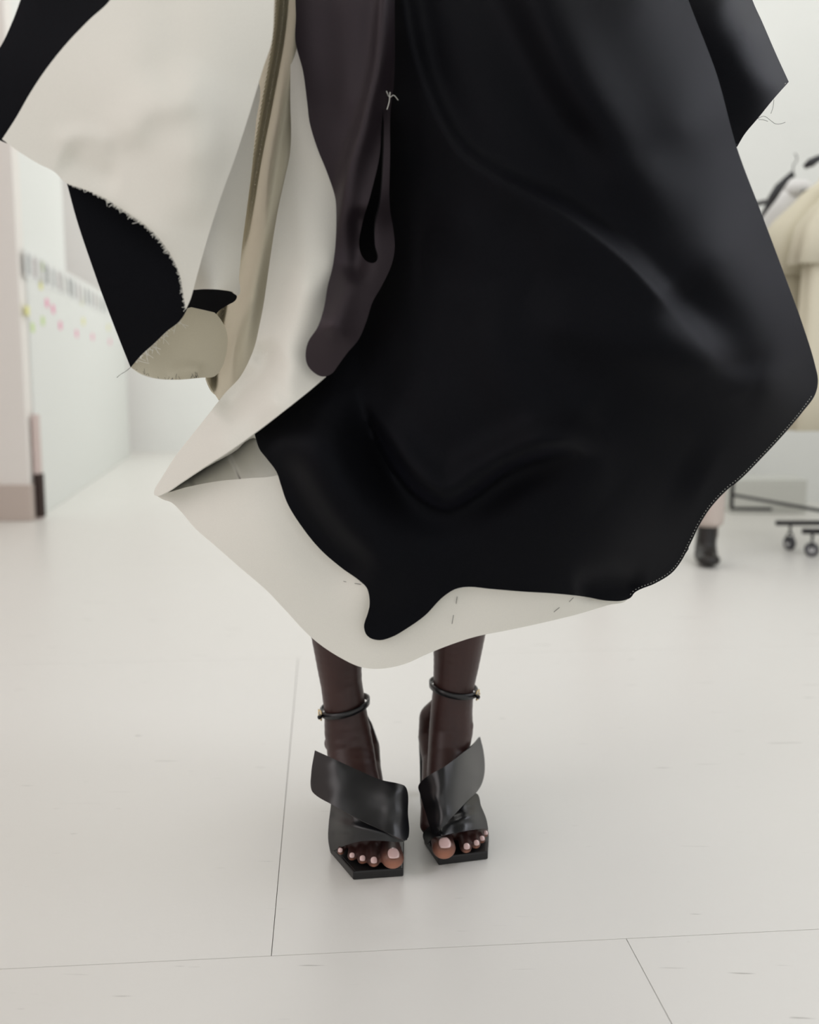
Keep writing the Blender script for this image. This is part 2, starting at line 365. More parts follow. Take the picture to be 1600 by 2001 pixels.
# toes: (base px, tip px, radius)
toesL = [((752, 1622, .030), (762, 1650, .029), (767, 1677, .0280), .0150), ((724, 1618, .030), (728, 1655, .029), (730, 1683, .0225), .0088),
         ((705, 1618, .030), (707, 1655, .028), (708, 1679, .0215), .0076), ((690, 1618, .029), (690, 1650, .026), (688, 1673, .0210), .0070), ((676, 1622, .027), (672, 1645, .024), (666, 1663, .0205), .0062)]
toesR = [((852, 1602, .030), (860, 1630, .030), (867, 1657, .0285), .0160), ((895, 1600, .030), (903, 1632, .028), (910, 1656, .0225), .0088),
         ((912, 1598, .030), (920, 1625, .027), (929, 1649, .0215), .0078), ((925, 1598, .029), (933, 1620, .026), (940, 1640, .0210), .0070), ((934, 1598, .027), (942, 1613, .024), (947, 1629, .0205), .0062)]
tints = []; nails = []
for toes in (toesL, toesR):
    for i, (a, m, t, r) in enumerate(toes):
        A, Mm, T = Vector(Z(*a)), Vector(Z(*m)), Vector(Z(*t)); fw = (T-A); fw.z = 0; fw.normalize()
        chains.append([(tuple(A), r*.9), (tuple(Mm), (r*.9, r*.9, r*.86)), (tuple(T), (r*1.03, r*1.03, r*.88))])
        tints.append((tuple(T+fw*r*1.05-Vector((0, 0, r*.75))), r*(1.15 if i == 0 else .7)))
        nails.append((T, fw, r, i))
body = blob('body', chains, M_SKIN, person, voxel=.0019, smooth=11, tint=tints)
tag(body, 'bare dark brown legs and feet')
for T, fw, r, i in nails:
    bm = bmesh.new(); side = Vector((0, 0, 1)).cross(fw).normalized(); n = 9; W = r*(.50 if i == 0 else .47); Lh = r*(.56 if i == 0 else .50)
    c = T+fw*r*.22; vs = {}
    tilt = .42 if i == 0 else .75
    axf = (fw*math.cos(tilt)-Vector((0, 0, 1))*math.sin(tilt)).normalized(); axn = side.cross(axf); axn = axn if axn.z > 0 else -axn
    for a in range(n):
        for b_ in range(n):
            u = -1+2*a/(n-1); v = -1+2*b_/(n-1)
            uu = u*math.sqrt(1-v*v*.42) ; vv_ = v*math.sqrt(1-u*u*.42)
            rise = math.sqrt(max(0, 1-(u*.52)**2))
            vs[a, b_] = bm.verts.new(c+side*W*uu+axf*Lh*vv_+axn*(r*.98*rise*.93)+fw*r*.10)
    for a in range(n-1):
        for b_ in range(n-1): bm.faces.new((vs[a, b_], vs[a+1, b_], vs[a+1, b_+1], vs[a, b_+1]))
    bmesh.ops.recalc_face_normals(bm, faces=bm.faces)
    if bm.faces[0].normal.dot(axn) < 0: bmesh.ops.reverse_faces(bm, faces=bm.faces)
    o = bm_obj('toenail', bm, M_NAIL, body); md = o.modifiers.new('t', 'SOLIDIFY'); md.thickness = .0014; md.offset = -.2

# ------------------------------------------------------------------ sandals
def sandal(side, label, cfg):
    sd = empty('sandal', (0, 0, 0), None, None); sd['label'] = label
    sd.parent = person; sd.location = cfg['loc']-FEET
    # sole and insole: stations from toe to heel seat
    def ribbon(name, st, th, mt, inset=0, lift=0):
        bm = bmesh.new(); rows = []
        for (a, b_, z) in st:
            A = Vector((a[0], a[1], z+lift)); B = Vector((b_[0], b_[1], z+lift)); d = (B-A).normalized()*inset; A += d; B -= d
            nn = 7; row = [A.lerp(B, k/(nn-1)) for k in range(nn)]
            rows.append(([bm.verts.new(p) for p in row], [bm.verts.new(p-Vector((0, 0, th))) for p in row]))
        for (t0, b0), (t1, b1) in zip(rows[:-1], rows[1:]):
            for k in range(6):
                bm.faces.new((t0[k], t0[k+1], t1[k+1], t1[k])); bm.faces.new((b0[k+1], b0[k], b1[k], b1[k+1]))
            bm.faces.new((t0[0], t1[0], b1[0], b0[0])); bm.faces.new((t1[6], t0[6], b0[6], b1[6]))
        for t0, b0 in (rows[0], rows[-1]):
            for k in range(6): bm.faces.new((t0[k], b0[k], b0[k+1], t0[k+1]))
        bmesh.ops.recalc_face_normals(bm, faces=bm.faces)
        o = bm_obj(name, bm, mt, sd, smooth=False)
        bv = o.modifiers.new('b', 'BEVEL'); bv.width = .0013; bv.segments = 2; bv.limit_method = 'ANGLE'; bv.angle_limit = .6
        return o
    st = cfg['stations']
    ribbon('sole', [(a, b_, z) for a, b_, z in st], .0112, M_SOLE)
    tag(ribbon('insole', [(a, b_, z) for a, b_, z in st], .0010, M_INSOLE, inset=.003, lift=.0009))
    # heel
    hb = cfg['heel']; bm = bmesh.new(); n = 14
    lv = [(hb.z-.010, .021, .024), (hb.z-.030, .015, .018), (hb.z*.45, .0095, .011), (.012, .0075, .0085), (0.0, .0075, .0085)]
    rings = []
    for z, rx, ry in lv:
        rings.append([bm.verts.new((hb.x+rx*math.cos(k*2*math.pi/n), hb.y+ry*math.sin(k*2*math.pi/n)+(hb.z-z)*.06, z)) for k in range(n)])
    for r0, r1 in zip(rings[:-1], rings[1:]):
        for k in range(n): bm.faces.new((r0[k], r1[k], r1[(k+1) % n], r0[(k+1) % n]))
    bm.faces.new(rings[0]); bm.faces.new(rings[-1][::-1]); bmesh.ops.recalc_face_normals(bm, faces=bm.faces)
    bm_obj('heel', bm, M_SOLE, sd)
    # heel counter: a shell round the back of the heel
    c0 = cfg['counter']; bm = bmesh.new(); prev = None
    for j in range(9):
        v = j/8; z = hb.z-.004+v*cfg['counter_h']; rr = .030+.0035*math.sin(v*2.6)-.004*v; sweep = 1.35-.75*v
        row = [bm.verts.new((c0.x+(rr+.001)*math.sin(a)+v*cfg['lean'], c0.y+(rr+.002)*math.cos(a)-v*.016, z)) for a in [cfg['twist']+sweep*(k/8-1) for k in range(17)]]
        if prev:
            for k in range(16): bm.faces.new((prev[k], prev[k+1], row[k+1], row[k]))
        prev = row
    bmesh.ops.recalc_face_normals(bm, faces=bm.faces)
    o = bm_obj('heel_counter', bm, M_LEATHER, sd); md = o.modifiers.new('t', 'SOLIDIFY'); md.thickness = .0022; md.offset = 0
    # ankle strap: a flat band round the ankle
    ac, rx, ry, tx, ty = cfg['ankle']; bm = bmesh.new(); n = 48; rows = []
    for k in range(n):
        a = k*2*math.pi/n; p = Vector((rx*math.cos(a), ry*math.sin(a), 0)); o_ = Vector((math.cos(a), math.sin(a), 0))
        p.z = tx*math.cos(a)+ty*math.sin(a)
        q = ac+p; rows.append([bm.verts.new(q+o_*dx+Vector((0, 0, dz))) for dx, dz in ((0, -.0048), (.0024, -.0040), (.0024, .0040), (0, .0048))])
    for k in range(n):
        r0, r1 = rows[k], rows[(k+1) % n]
        for j in range(4): bm.faces.new((r0[j], r1[j], r1[(j+1) % 4], r0[(j+1) % 4]))
    bmesh.ops.recalc_face_normals(bm, faces=bm.faces); st_ = bm_obj('ankle_strap', bm, M_LEATHER, sd)
    # buckle on the outer side
    a = cfg['buckle']; bc = ac+Vector(((rx+.0045)*math.cos(a), (ry+.0045)*math.sin(a), tx*math.cos(a)+ty*math.sin(a)))
    tn = Vector((-math.sin(a), math.cos(a), 0)); bm = bmesh.new(); h, wd = .0066, .0052
    ring = [bc+tn*wd*x+Vector((0, 0, h*z)) for x, z in ((-1, -1), (1, -1), (1, 1), (-1, 1), (-1, -1))]
    for p, q in zip(ring[:-1], ring[1:]): add_tube(bm, [p, q], .0010, 8)
    add_tube(bm, [bc-tn*wd, bc+tn*wd*1.25+Vector((math.cos(a), math.sin(a), 0))*.001], .0009, 8)
    tag(bm_obj('buckle', bm, M_GOLD, sd), 'small pale gold buckle')
    bm = bmesh.new(); pe = bc+tn*.004*cfg['tail']
    add_tube(bm, [pe, pe+Vector((math.cos(a)*.006, math.sin(a)*.006, .001))+tn*.010*cfg['tail'], pe+Vector((math.cos(a)*.010, math.sin(a)*.010, .006))+tn*.018*cfg['tail']], [.0032, .003, .0018], 6)
    bm_obj('strap_tail', bm, M_LEATHER, sd)
    # the two leather bands over the foot
    panel('under_band', cfg['under'], cfg['under_d'], [M_LEATHER, M_LEATHER], sd, .0022, 4, estep=3)
    panel('cross_band', cfg['cross'], cfg['cross_d'], [M_LEATHER, M_LEATHER], sd, .0024, 4, estep=3)
    return sd
def xy(px, py, z=0.0): p = atz(px, py, z); return (p.x, p.y)
hl = at(702, 1455, 1.468); hr = at(852, 1432, 1.502)
stL = [(xy(690, 1704, .0115), xy(788, 1697, .0115), .0115), (xy(645, 1652, .0115), xy(789, 1650, .0115), .0115), (xy(652, 1625, .0115), xy(788, 1620, .0115), .0115),
       ((hl.x-.038, 1.385), (hl.x+.034, 1.385), .042), ((hl.x-.030, 1.43), (hl.x+.028, 1.43), .076), ((hl.x-.028, 1.465), (hl.x+.028, 1.465), .092), ((hl.x-.022, 1.488), (hl.x+.022, 1.488), .096), ((hl.x-.010, 1.497), (hl.x+.010, 1.497), .097)]
stR = [(xy(857, 1676, .0115), xy(953, 1664, .0115), .0115), (xy(829, 1635, .0115), xy(955, 1632, .0115), .0115), (xy(826, 1610, .0115), xy(951, 1605, .0115), .0115),
       ((hr.x-.026, 1.415), (hr.x+.050, 1.415), .042), ((hr.x-.026, 1.46), (hr.x+.034, 1.46), .076), ((hr.x-.027, 1.50), (hr.x+.027, 1.50), .092), ((hr.x-.022, 1.525), (hr.x+.020, 1.525), .096), ((hr.x-.010, 1.534), (hr.x+.008, 1.534), .097)]
aL = at(674, 1379, 1.420); aR = at(886, 1343, 1.452)
crossL = [(615, 1466, 1), (650, 1482), (700, 1505), (745, 1524), (778, 1531), (791, 1536), (796, 1546), (797, 1590), (799, 1630), (796, 1639), (788, 1642, 1), (745, 1621), (700, 1600), (650, 1573), (617, 1554), (609, 1545), (608, 1510)]
crossL_d = Depth([(615, 1470, 1.322), (610, 1545, 1.296), (650, 1490, 1.292), (650, 1560, 1.262), (700, 1510, 1.284), (700, 1550, 1.264), (700, 1598, 1.240), (745, 1528, 1.274), (745, 1580, 1.248), (745, 1618, 1.228), (778, 1540, 1.268), (778, 1580, 1.248), (778, 1630, 1.224), (790, 1545, 1.273), (790, 1590, 1.252), (790, 1635, 1.231), (798, 1545, 1.292), (799, 1590, 1.272), (799, 1630, 1.252)])
underL = [(648, 1560, 1), (700, 1585), (760, 1612), (792, 1632), (796, 1641, 1), (785, 1645), (745, 1643), (705, 1644), (675, 1652), (652, 1662), (645, 1664, 1), (641, 1640), (642, 1610), (645, 1585)]
underL_d = Depth([(650, 1570, 1.315), (642, 1620, 1.315), (645, 1660, 1.306), (670, 1600, 1.276), (680, 1645, 1.262), (720, 1600, 1.256), (720, 1641, 1.243), (760, 1615, 1.245), (760, 1641, 1.238), (795, 1640, 1.250)],
                 [([(650, 1608), (700, 1618), (760, 1630)], -.004, 8, 8), ([(645, 1590), (690, 1606)], .003, 7, 7), ([(646, 1630), (690, 1628)], .002, 6, 6)])
crossR = [(938, 1440, 1), (925, 1455), (903, 1472), (870, 1497), (840, 1514), (822, 1528), (817, 1537), (820, 1550), (832, 1590), (842, 1622), (846, 1630), (852, 1630, 1), (884, 1596), (915, 1563), (932, 1547), (942, 1530), (947, 1505), (945, 1470)]
crossR_d = Depth([(938, 1442, 1.445), (946, 1475, 1.450), (946, 1505, 1.440), (938, 1540, 1.405), (922, 1460, 1.400), (925, 1515, 1.378), (925, 1550, 1.362), (905, 1475, 1.358), (905, 1520, 1.336), (905, 1565, 1.318), (888, 1486, 1.330), (888, 1540, 1.303), (870, 1500, 1.310), (870, 1540, 1.290), (878, 1595, 1.268), (840, 1518, 1.308), (845, 1560, 1.287), (852, 1620, 1.262), (818, 1537, 1.330), (832, 1585, 1.300), (843, 1625, 1.278)])
underR = [(845, 1610, 1), (880, 1585), (905, 1565), (930, 1550), (940, 1575), (950, 1600), (954, 1621, 1), (940, 1620), (915, 1623), (885, 1628), (860, 1634), (848, 1636), (838, 1645), (832, 1650, 1), (826, 1635), (828, 1625)]
underR_d = Depth([(845, 1612, 1.292), (830, 1645, 1.315), (860, 1632, 1.262), (880, 1590, 1.312), (885, 1625, 1.275), (905, 1567, 1.326), (915, 1590, 1.304), (915, 1620, 1.282), (930, 1552, 1.372), (940, 1580, 1.346), (940, 1602, 1.320), (953, 1620, 1.322)],
                 [([(865, 1612), (900, 1600), (940, 1590)], -.004, 8, 8), ([(880, 1600), (925, 1575)], .003, 6, 6)])
sandal('L', 'black leather square-toed heeled sandal on the foot nearer the camera, left in view', dict(loc=Vector((hl.x, 1.36, 0)), stations=stL, heel=Vector((hl.x, 1.474, .094)), counter=Vector((hl.x, 1.462, 0)), counter_h=.07, lean=-.02, twist=.6, ankle=(aL, .0345, .042, .008, .0), buckle=math.radians(205), tail=1, cross=crossL, cross_d=crossL_d, under=underL, under_d=underL_d))
sandal('R', 'black leather square-toed heeled sandal on the rear foot, right in view', dict(loc=Vector((hr.x, 1.40, 0)), stations=stR, heel=Vector((hr.x, 1.510, .094)), counter=Vector((hr.x, 1.500, 0)), counter_h=.075, lean=.022, twist=.4, ankle=(aR, .0345, .042, -.006, .0), buckle=math.radians(-25), tail=-1, cross=crossR, cross_d=crossR_d, under=underR, under_d=underR_d))

# ------------------------------------------------------------------ the coat dress
dress = empty('coat_dress', (0, 0, 0), None, None); dress.parent = person; dress.location = Vector((0, 1.2, 1.0))-FEET
dress['label'] = 'sculptural double-faced wool coat dress, black outside and cream inside'
KC = [M_BLACK, M_CREAM]; CK = [M_CREAM, M_BLACK]; CC = [M_CREAM, M_CREAM]
main_pts = [(790, -350, 1.24), (1050, -350, 1.18), (1250, -350, 1.24), (780, 0, 1.17), (1050, 0, 1.08), (1250, 0, 1.10), (1345, 0, 1.145), (1440, 290, 1.125), (1520, 500, 1.12), (1594, 750, 1.13), (1480, 620, 1.062), (1400, 500, 1.045), (1330, 250, 1.072), (1500, 760, 1.058), (1250, 300, 1.06),
            (1200, 550, 1.028), (900, 450, 1.07), (780, 480, 1.13), (690, 740, 1.09), (900, 800, 1.04), (1150, 850, 1.01), (1350, 800, 1.03), (1440, 950, 1.10), (1320, 1110, 1.13), (1200, 1050, 1.06), (1210, 1172, 1.11), (900, 1148, 1.08),
            (900, 1050, 1.06), (740, 1250, 1.09), (650, 1100, 1.085), (500, 850, 1.11), (600, 900, 1.07), (330, 990, 1.17), (420, 1050, 1.12), (600, 1220, 1.095), (730, 1300, 1.088), (950, 1240, 1.083), (1100, 1205, 1.09)]
main_folds = [
    ([(760, -260), (786, 0), (830, 180), (895, 300), (990, 365), (1110, 430), (1220, 515), (1300, 600), (1400, 720)], -.034, 24, 110),
    ([(790, 60), (850, 290), (910, 360), (1000, 430), (1100, 500)], .014, 60, 70),
    ([(1000, -150), (1110, 120), (1190, 260), (1250, 350), (1320, 450)], -.022, 70, 60),
    ([(900, -150), (990, 60), (1080, 230), (1200, 350)], .014, 50, 60),
    ([(1020, 600), (1150, 650), (1300, 690), (1480, 740)], -.020, 70, 60),
    ([(1300, 560), (1400, 640), (1460, 760)], .014, 50, 50),
    ([(680, 420), (700, 600), (725, 760), (765, 870), (830, 980)], .026, 70, 55),
    ([(690, 760), (735, 870), (775, 935), (820, 980), (872, 1002), (930, 975), (990, 930), (1070, 900), (1180, 900)], .030, 15, 60),
    ([(740, 780), (775, 860), (815, 920), (872, 958), (930, 925), (1000, 885), (1080, 858), (1180, 860)], -.022, 40, 26),
    ([(540, 880), (575, 960), (610, 1020), (660, 1075), (740, 1130)], .020, 30, 60),
    ([(590, 780), (660, 960), (740, 1110), (780, 1200)], -.018, 60, 70),
    ([(1120, 1160), (1200, 1145), (1260, 1150)], .016, 30, 24),
    ([(930, 560), (1000, 740), (1080, 860), (1200, 960)], -.016, 70, 70),
    ([(1130, 800), (1230, 860), (1380, 940)], .012, 70, 70),
]
main_d = Depth(main_pts, main_folds)
mainO = [(770, -350, 1), (1230, -350, 1), (1345, 0), (1400, 145), (1440, 290), (1485, 410), (1530, 530), (1570, 640), (1592, 712), (1598, 745), (1592, 772), (1568, 805), (1530, 850), (1490, 893), (1445, 938), (1420, 958), (1390, 990), (1370, 1020), (1350, 1060), (1330, 1098), (1312, 1120),
         (1280, 1140), (1240, 1158), (1232, 1168), (1215, 1174), (1190, 1174), (1150, 1167), (1085, 1160), (1020, 1156), (960, 1151), (912, 1147), (890, 1151), (865, 1167), (830, 1203), (795, 1228), (765, 1245), (738, 1251), (718, 1243), (711, 1225), (718, 1200), (722, 1180), (717, 1150), (705, 1137),
         (665, 1108), (625, 1073), (590, 1030), (562, 985), (548, 945), (540, 922), (520, 895), (507, 878), (497, 848, 1), (520, 800), (600, 740), (640, 600), (680, 400), (700, 100)]
main = panel('front_panel', mainO, main_d, [M_BLACK, M_CREAM, M_BLACK], dress, .0024, 8)
tag(main, 'large black front panel with a curved hem and draped folds')

lap_pts = [(575, -350, 1.19), (770, -350, 1.19), (577, 0, 1.12), (680, 0, 1.105), (770, 0, 1.125), (600, 200, 1.11), (690, 200, 1.085), (766, 200, 1.11), (655, 390, 1.09), (720, 400, 1.075), (767, 430, 1.10), (655, 520, 1.085), (700, 560, 1.065), (768, 500, 1.10), (600, 690, 1.06), (660, 640, 1.035), (700, 660, 1.05), (630, 735, 1.062)]
lap_folds = [([(756, -150), (748, 20), (738, 130), (712, 240), (684, 330), (668, 430), (662, 520)], -.020, 26, 15), ([(640, -100), (650, 150), (680, 290)], .007, 45, 40), ([(702, 400), (702, 480), (694, 560)], .009, 18, 18), ([(690, 520), (668, 600), (640, 660)], -.006, 20, 18)]
lap_d = Depth(lap_pts, lap_folds)
lapO = [(570, -350, 1), (772, -350, 1), (771, 0), (769, 170), (763, 215), (762, 300), (762, 410), (768, 445), (771, 485), (764, 520), (745, 560), (728, 590), (715, 630), (700, 664), (678, 690), (662, 712), (648, 730), (630, 736), (612, 727), (600, 712), (597, 692), (602, 668), (620, 640), (632, 605), (640, 560), (650, 520), (655, 480), (657, 420), (655, 388), (640, 340), (620, 290), (605, 240), (600, 200), (592, 140), (577, 80), (578, 30), (577, 0)]
slit = [(748, 212, 1), (750, 250), (748, 330), (742, 400), (733, 440), (733, 480), (738, 506), (730, 514), (713, 508), (702, 485), (707, 440), (724, 380), (742, 300), (745, 250)]
lapel = panel('lapel', lapO, lap_d, [M_LAPEL, M_BLACK, M_BLACK], dress, .0026, 6, holes=[slit])
tag(lapel, 'aubergine black lapel strip with a buttonhole slit and rounded end')

band_pts = [(560, -100, 1.16), (572, 60, 1.15), (570, 300, 1.15), (610, 300, 1.12), (660, 400, 1.12), (520, 560, 1.13), (600, 560, 1.085), (655, 560, 1.10), (500, 680, 1.12), (560, 690, 1.085), (620, 690, 1.095), (600, 740, 1.078), (470, 740, 1.13), (640, 735, 1.083), (540, 790, 1.06), (400, 850, 1.12), (440, 860, 1.09), (302, 966, 1.165), (340, 955, 1.145), (497, 848, 1.085)]
band_folds = [([(575, 330), (600, 450), (590, 600), (560, 700), (480, 800)], -.012, 60, 30), ([(505, 660), (520, 715), (480, 760), (425, 815)], .030, 24, 30), ([(560, 700), (545, 745), (555, 790)], .004, 12, 12)]
band_d = Depth(band_pts, band_folds)
bandO = [(575, 60, 1), (600, 120), (640, 200), (690, 390), (690, 520), (670, 620), (645, 700), (637, 735, 1), (605, 763), (565, 795), (530, 822), (495, 848), (450, 880), (400, 912), (352, 944), (325, 962), (308, 969), (301, 966), (303, 955), (315, 935), (340, 895), (375, 850), (410, 806), (440, 768), (468, 738), (485, 708), (498, 675), (506, 640), (514, 600), (520, 560), (530, 490), (543, 410), (556, 350), (567, 295), (567, 180), (569, 100)]
band = panel('cream_facing', bandO, band_d, CC, dress, .0024, 7)
tag(band, 'cream facing that sweeps down and folds back at the left corner')
inner_d = Depth([(302, 968, 1.172), (497, 830, 1.20), (545, 930, 1.17), (430, 890, 1.22), (430, 945, 1.17), (560, 870, 1.19)])
A_ = spline([(302, 966), (325, 958), (352, 940), (400, 908), (450, 876), (495, 844), (495, 845)], step=8)
B_ = spline([(302, 968), (325, 966), (365, 956), (420, 945), (480, 939), (548, 934)], step=8)
bm = bmesh.new(); prev = None; NI = 40; dA, dB = band_d, Depth(main_pts, main_folds, off=.012)
for k in range(NI+1):
    t = k/NI; a = A_[int(round(t*(len(A_)-1)))]; b_ = B_[int(round(t*(len(B_)-1)))]
    ya = float(dA(a)[0])+.003; yb = float(dB(b_)[0])+.003
    m_ = a*.88+b_*.12; pa, pb = at(a[0], a[1], ya), at(b_[0], b_[1], yb); pm = at(m_[0], m_[1], max(ya, yb)+.002+.08*math.sin(min(1, t*1.6)*math.pi/2))
    row = []
    for j_ in range(13):
        v = j_/12; q = (pa*(1-v)+pb*v); w_ = math.sin(math.pi*v)**.7; q = q.lerp(pm, w_*.999); row.append(bm.verts.new(q))
    if prev:
        for j_ in range(12): bm.faces.new((prev[j_], prev[j_+1], row[j_+1], row[j_]))
    prev = row
bmesh.ops.recalc_face_normals(bm, faces=bm.faces)
o = bm_obj('fold_interior', bm, M_CREAM, dress); o['label'] = 'shaded inside of the folded left corner'
low_d = Depth(main_pts, main_folds, off=.011)
lowO = [(302, 966, 1), (325, 963), (365, 952), (420, 941), (480, 935), (545, 928), (600, 900), (700, 950), (900, 1050), (1100, 1100), (1228, 1150, 1), (1224, 1173), (1190, 1182), (1130, 1200), (1060, 1217), (990, 1232), (930, 1244), (880, 1260), (835, 1278), (795, 1296), (760, 1305), (728, 1307), (700, 1302), (668, 1287), (630, 1263), (600, 1238), (560, 1195), (520, 1153), (470, 1110), (420, 1066), (380, 1031), (352, 998), (335, 982), (318, 976)]
low = panel('cream_hem_panel', lowO, low_d, CC, dress, .0024, 8)
tag(low, 'cream panel below the black one, its soft hem in front of the shins')

# left side: cape sleeve
cape_pts = [(0, 270, 1.06), (60, 0, 1.05), (215, 0, 1.04), (380, 0, 1.03), (530, 0, 1.055), (200, -350, 1.13), (530, -350, 1.14), (60, 200, 1.05), (130, 355, 1.055), (300, 150, 1.005), (250, 300, 1.03), (380, 300, 1.005), (505, 160, 1.046), (450, 330, 1.036), (320, 450, 1.035), (400, 470, 1.045), (362, 600, 1.06), (240, 410, 1.045)]
cape_folds = [([(230, 300), (290, 215), (350, 200), (400, 120)], -.010, 45, 35), ([(120, 300), (190, 340), (240, 350)], .008, 30, 30), ([(330, -50), (340, 80), (300, 180)], .007, 60, 50), ([(400, 150), (400, 300), (370, 450)], -.008, 40, 50), ([(100, 280), (170, 265), (230, 290)], -.004, 20, 20)]
cape_d = Depth(cape_pts, cape_folds)
capeO = [(330, -250, 1), (545, -250, 1), (536, 0), (530, 85), (515, 130), (500, 180), (480, 245), (457, 315), (435, 375), (415, 435), (397, 495), (382, 550), (372, 585), (363, 605, 1), (358, 575), (352, 540), (340, 510), (318, 475), (290, 445), (262, 425), (235, 407), (200, 385), (160, 368), (130, 358), (105, 335), (75, 320), (50, 305), (25, 288), (4, 272, 1), (30, 232), (60, 180), (90, 135), (130, 85), (175, 38), (215, 0)]
cape = panel('cape_front', capeO, cape_d, [M_CREAM, M_BLACK, M_CREAM], dress, .0024, 8)
tag(cape, 'cream sleeve-like flap with a frayed raw edge')
side_d = Depth(cape_pts, (), off=.006)
panel('cape_side', [(130, -250, 1), (380, -250, 1), (240, 0), (150, 100), (60, 215), (12, 280, 1), (-14, 268), (-60, 235), (-90, 190, 1), (-30, 130), (0, 92), (25, 40), (40, 0)], side_d, KC, dress, .0024, 9)['label'] = 'black upper left flap of the cape'
back_pts = [(130, 355, 1.08), (255, 718, 1.12), (362, 600, 1.085), (240, 500, 1.085), (300, 400, 1.09), (300, 600, 1.09)]
panel('cape_underside', [(130, 356, 1), (170, 340), (240, 360), (330, 440), (375, 560), (364, 605), (350, 628), (325, 648), (300, 672), (275, 695), (255, 718, 1), (235, 668), (205, 590), (180, 520), (150, 430)], Depth(back_pts), [M_BLACK, M_CREAM, M_BLACK], dress, .0024, 8)['label'] = 'black underside of the frayed flap, tapering to a point'
under_pts = [(255, 718, 1.122), (300, 740, 1.13), (410, 620, 1.16), (400, 738, 1.17), (330, 680, 1.15)]
panel('cape_lining', [(255, 717, 1), (300, 660), (350, 610), (400, 600), (440, 640), (440, 700), (420, 735), (395, 738), (340, 742), (300, 738), (275, 730)], Depth(under_pts, [([(330, 740), (360, 722), (400, 725)], -.006, 12, 12)]), [M_CREAM_SHADE, M_CREAM], dress, .0022, 7)['label'] = 'cream lining with painted-in shade hanging below the black point'
# pleats between cape and facing
pleatA_d = Depth([(505, 160, 1.16), (480, 440, 1.15), (462, 580, 1.14), (430, 450, 1.105), (420, 570, 1.10), (375, 570, 1.125), (400, 300, 1.12), (560, -200, 1.20)])
panel('pleat', [(470, 100, 1), (507, 165), (500, 240), (492, 330), (482, 410), (473, 480), (467, 540), (464, 578), (455, 570), (430, 566), (400, 565), (370, 566), (350, 560, 1), (380, 400)], pleatA_d, CC, dress, .0024, 7)
panel('pleat', [(350, 572, 1), (372, 566), (400, 565), (435, 567), (458, 573), (463, 580), (459, 588), (445, 596), (425, 610), (418, 622), (413, 629, 1), (400, 622), (385, 612), (364, 606), (350, 600, 1)],
      Depth([(370, 566, 1.13), (462, 580, 1.15), (413, 628, 1.17), (365, 606, 1.155)]), KC, dress, .0022, 6)['label'] = 'black turned-back tip of the pleat'
pleatB_d = Depth([(520, -200, 1.24), (600, -200, 1.22), (530, 0, 1.20), (580, 0, 1.175), (520, 200, 1.22), (568, 300, 1.165), (480, 470, 1.235), (530, 450, 1.18), (500, 650, 1.17), (400, 640, 1.225), (425, 780, 1.20), (470, 735, 1.18)],
                 [([(568, -300), (555, 40), (528, 200), (503, 330), (484, 480), (462, 640)], .026, 9, 13), ([(590, -300), (575, 60), (553, 200), (532, 330), (508, 480), (480, 640), (455, 780)], -.034, 22, 20), ([(545, -200), (535, 60), (512, 200), (492, 330), (470, 500)], -.020, 9, 9), ([(448, 560), (432, 630), (421, 690), (420, 780)], .030, 5, 9), ([(430, 560), (412, 640), (402, 700), (405, 780)], -.014, 14, 12)])
panel('pleat', [(515, -250, 1), (620, -250, 1), (605, 60), (600, 300), (560, 450), (540, 600), (505, 700), (470, 745), (440, 772), (427, 782, 1), (412, 758), (398, 728), (385, 690), (385, 600, 1), (440, 450), (485, 250), (510, 100)], pleatB_d, [M_CREAM_SHADE, M_CREAM_SHADE], dress, .0022, 3.6)['label'] = 'deep cream pleats with painted-in shade between flap and facing'
# right side flap behind the front panel
panel('rear_flap', [(1250, -250, 1), (1400, -250, 1), (1470, 0), (1490, 45), (1515, 103), (1541, 160, 1), (1510, 195), (1480, 232), (1455, 262), (1440, 287, 1), (1400, 260), (1340, 120), (1290, 0)],
      Depth([(1250, -250, 1.26), (1400, -250, 1.30), (1330, 0, 1.21), (1420, 0, 1.215), (1470, 0, 1.27), (1400, 150, 1.20), (1490, 150, 1.21), (1541, 160, 1.26), (1440, 287, 1.205), (1500, 60, 1.265), (1515, 170, 1.225), (1460, 60, 1.218)]), [M_BLACK, M_CREAM, M_BLACK], dress, .0024, 7)['label'] = 'black rear flap with a straight raw edge'
lin_d = Depth([(300, -250, 1.30), (1300, -250, 1.30), (900, -250, 1.27), (400, 300, 1.29), (900, 300, 1.235), (1380, 300, 1.28), (500, 700, 1.27), (900, 700, 1.225), (1400, 700, 1.27), (620, 1050, 1.26), (1000, 1100, 1.225)], [([(600, -200), (640, 400), (700, 1000)], -.02, 60, 60), ([(900, -200), (950, 400), (960, 1000)], .02, 60, 60)])
panel('lining', [(330, -250, 1), (1300, -250, 1), (1340, 100), (1380, 400), (1420, 700), (1300, 980), (1000, 1090), (780, 1090), (640, 1040), (570, 920), (545, 820), (520, 720), (475, 600), (430, 450), (400, 200)], lin_d, [M_CREAM, M_CREAM], dress, .002, 22)
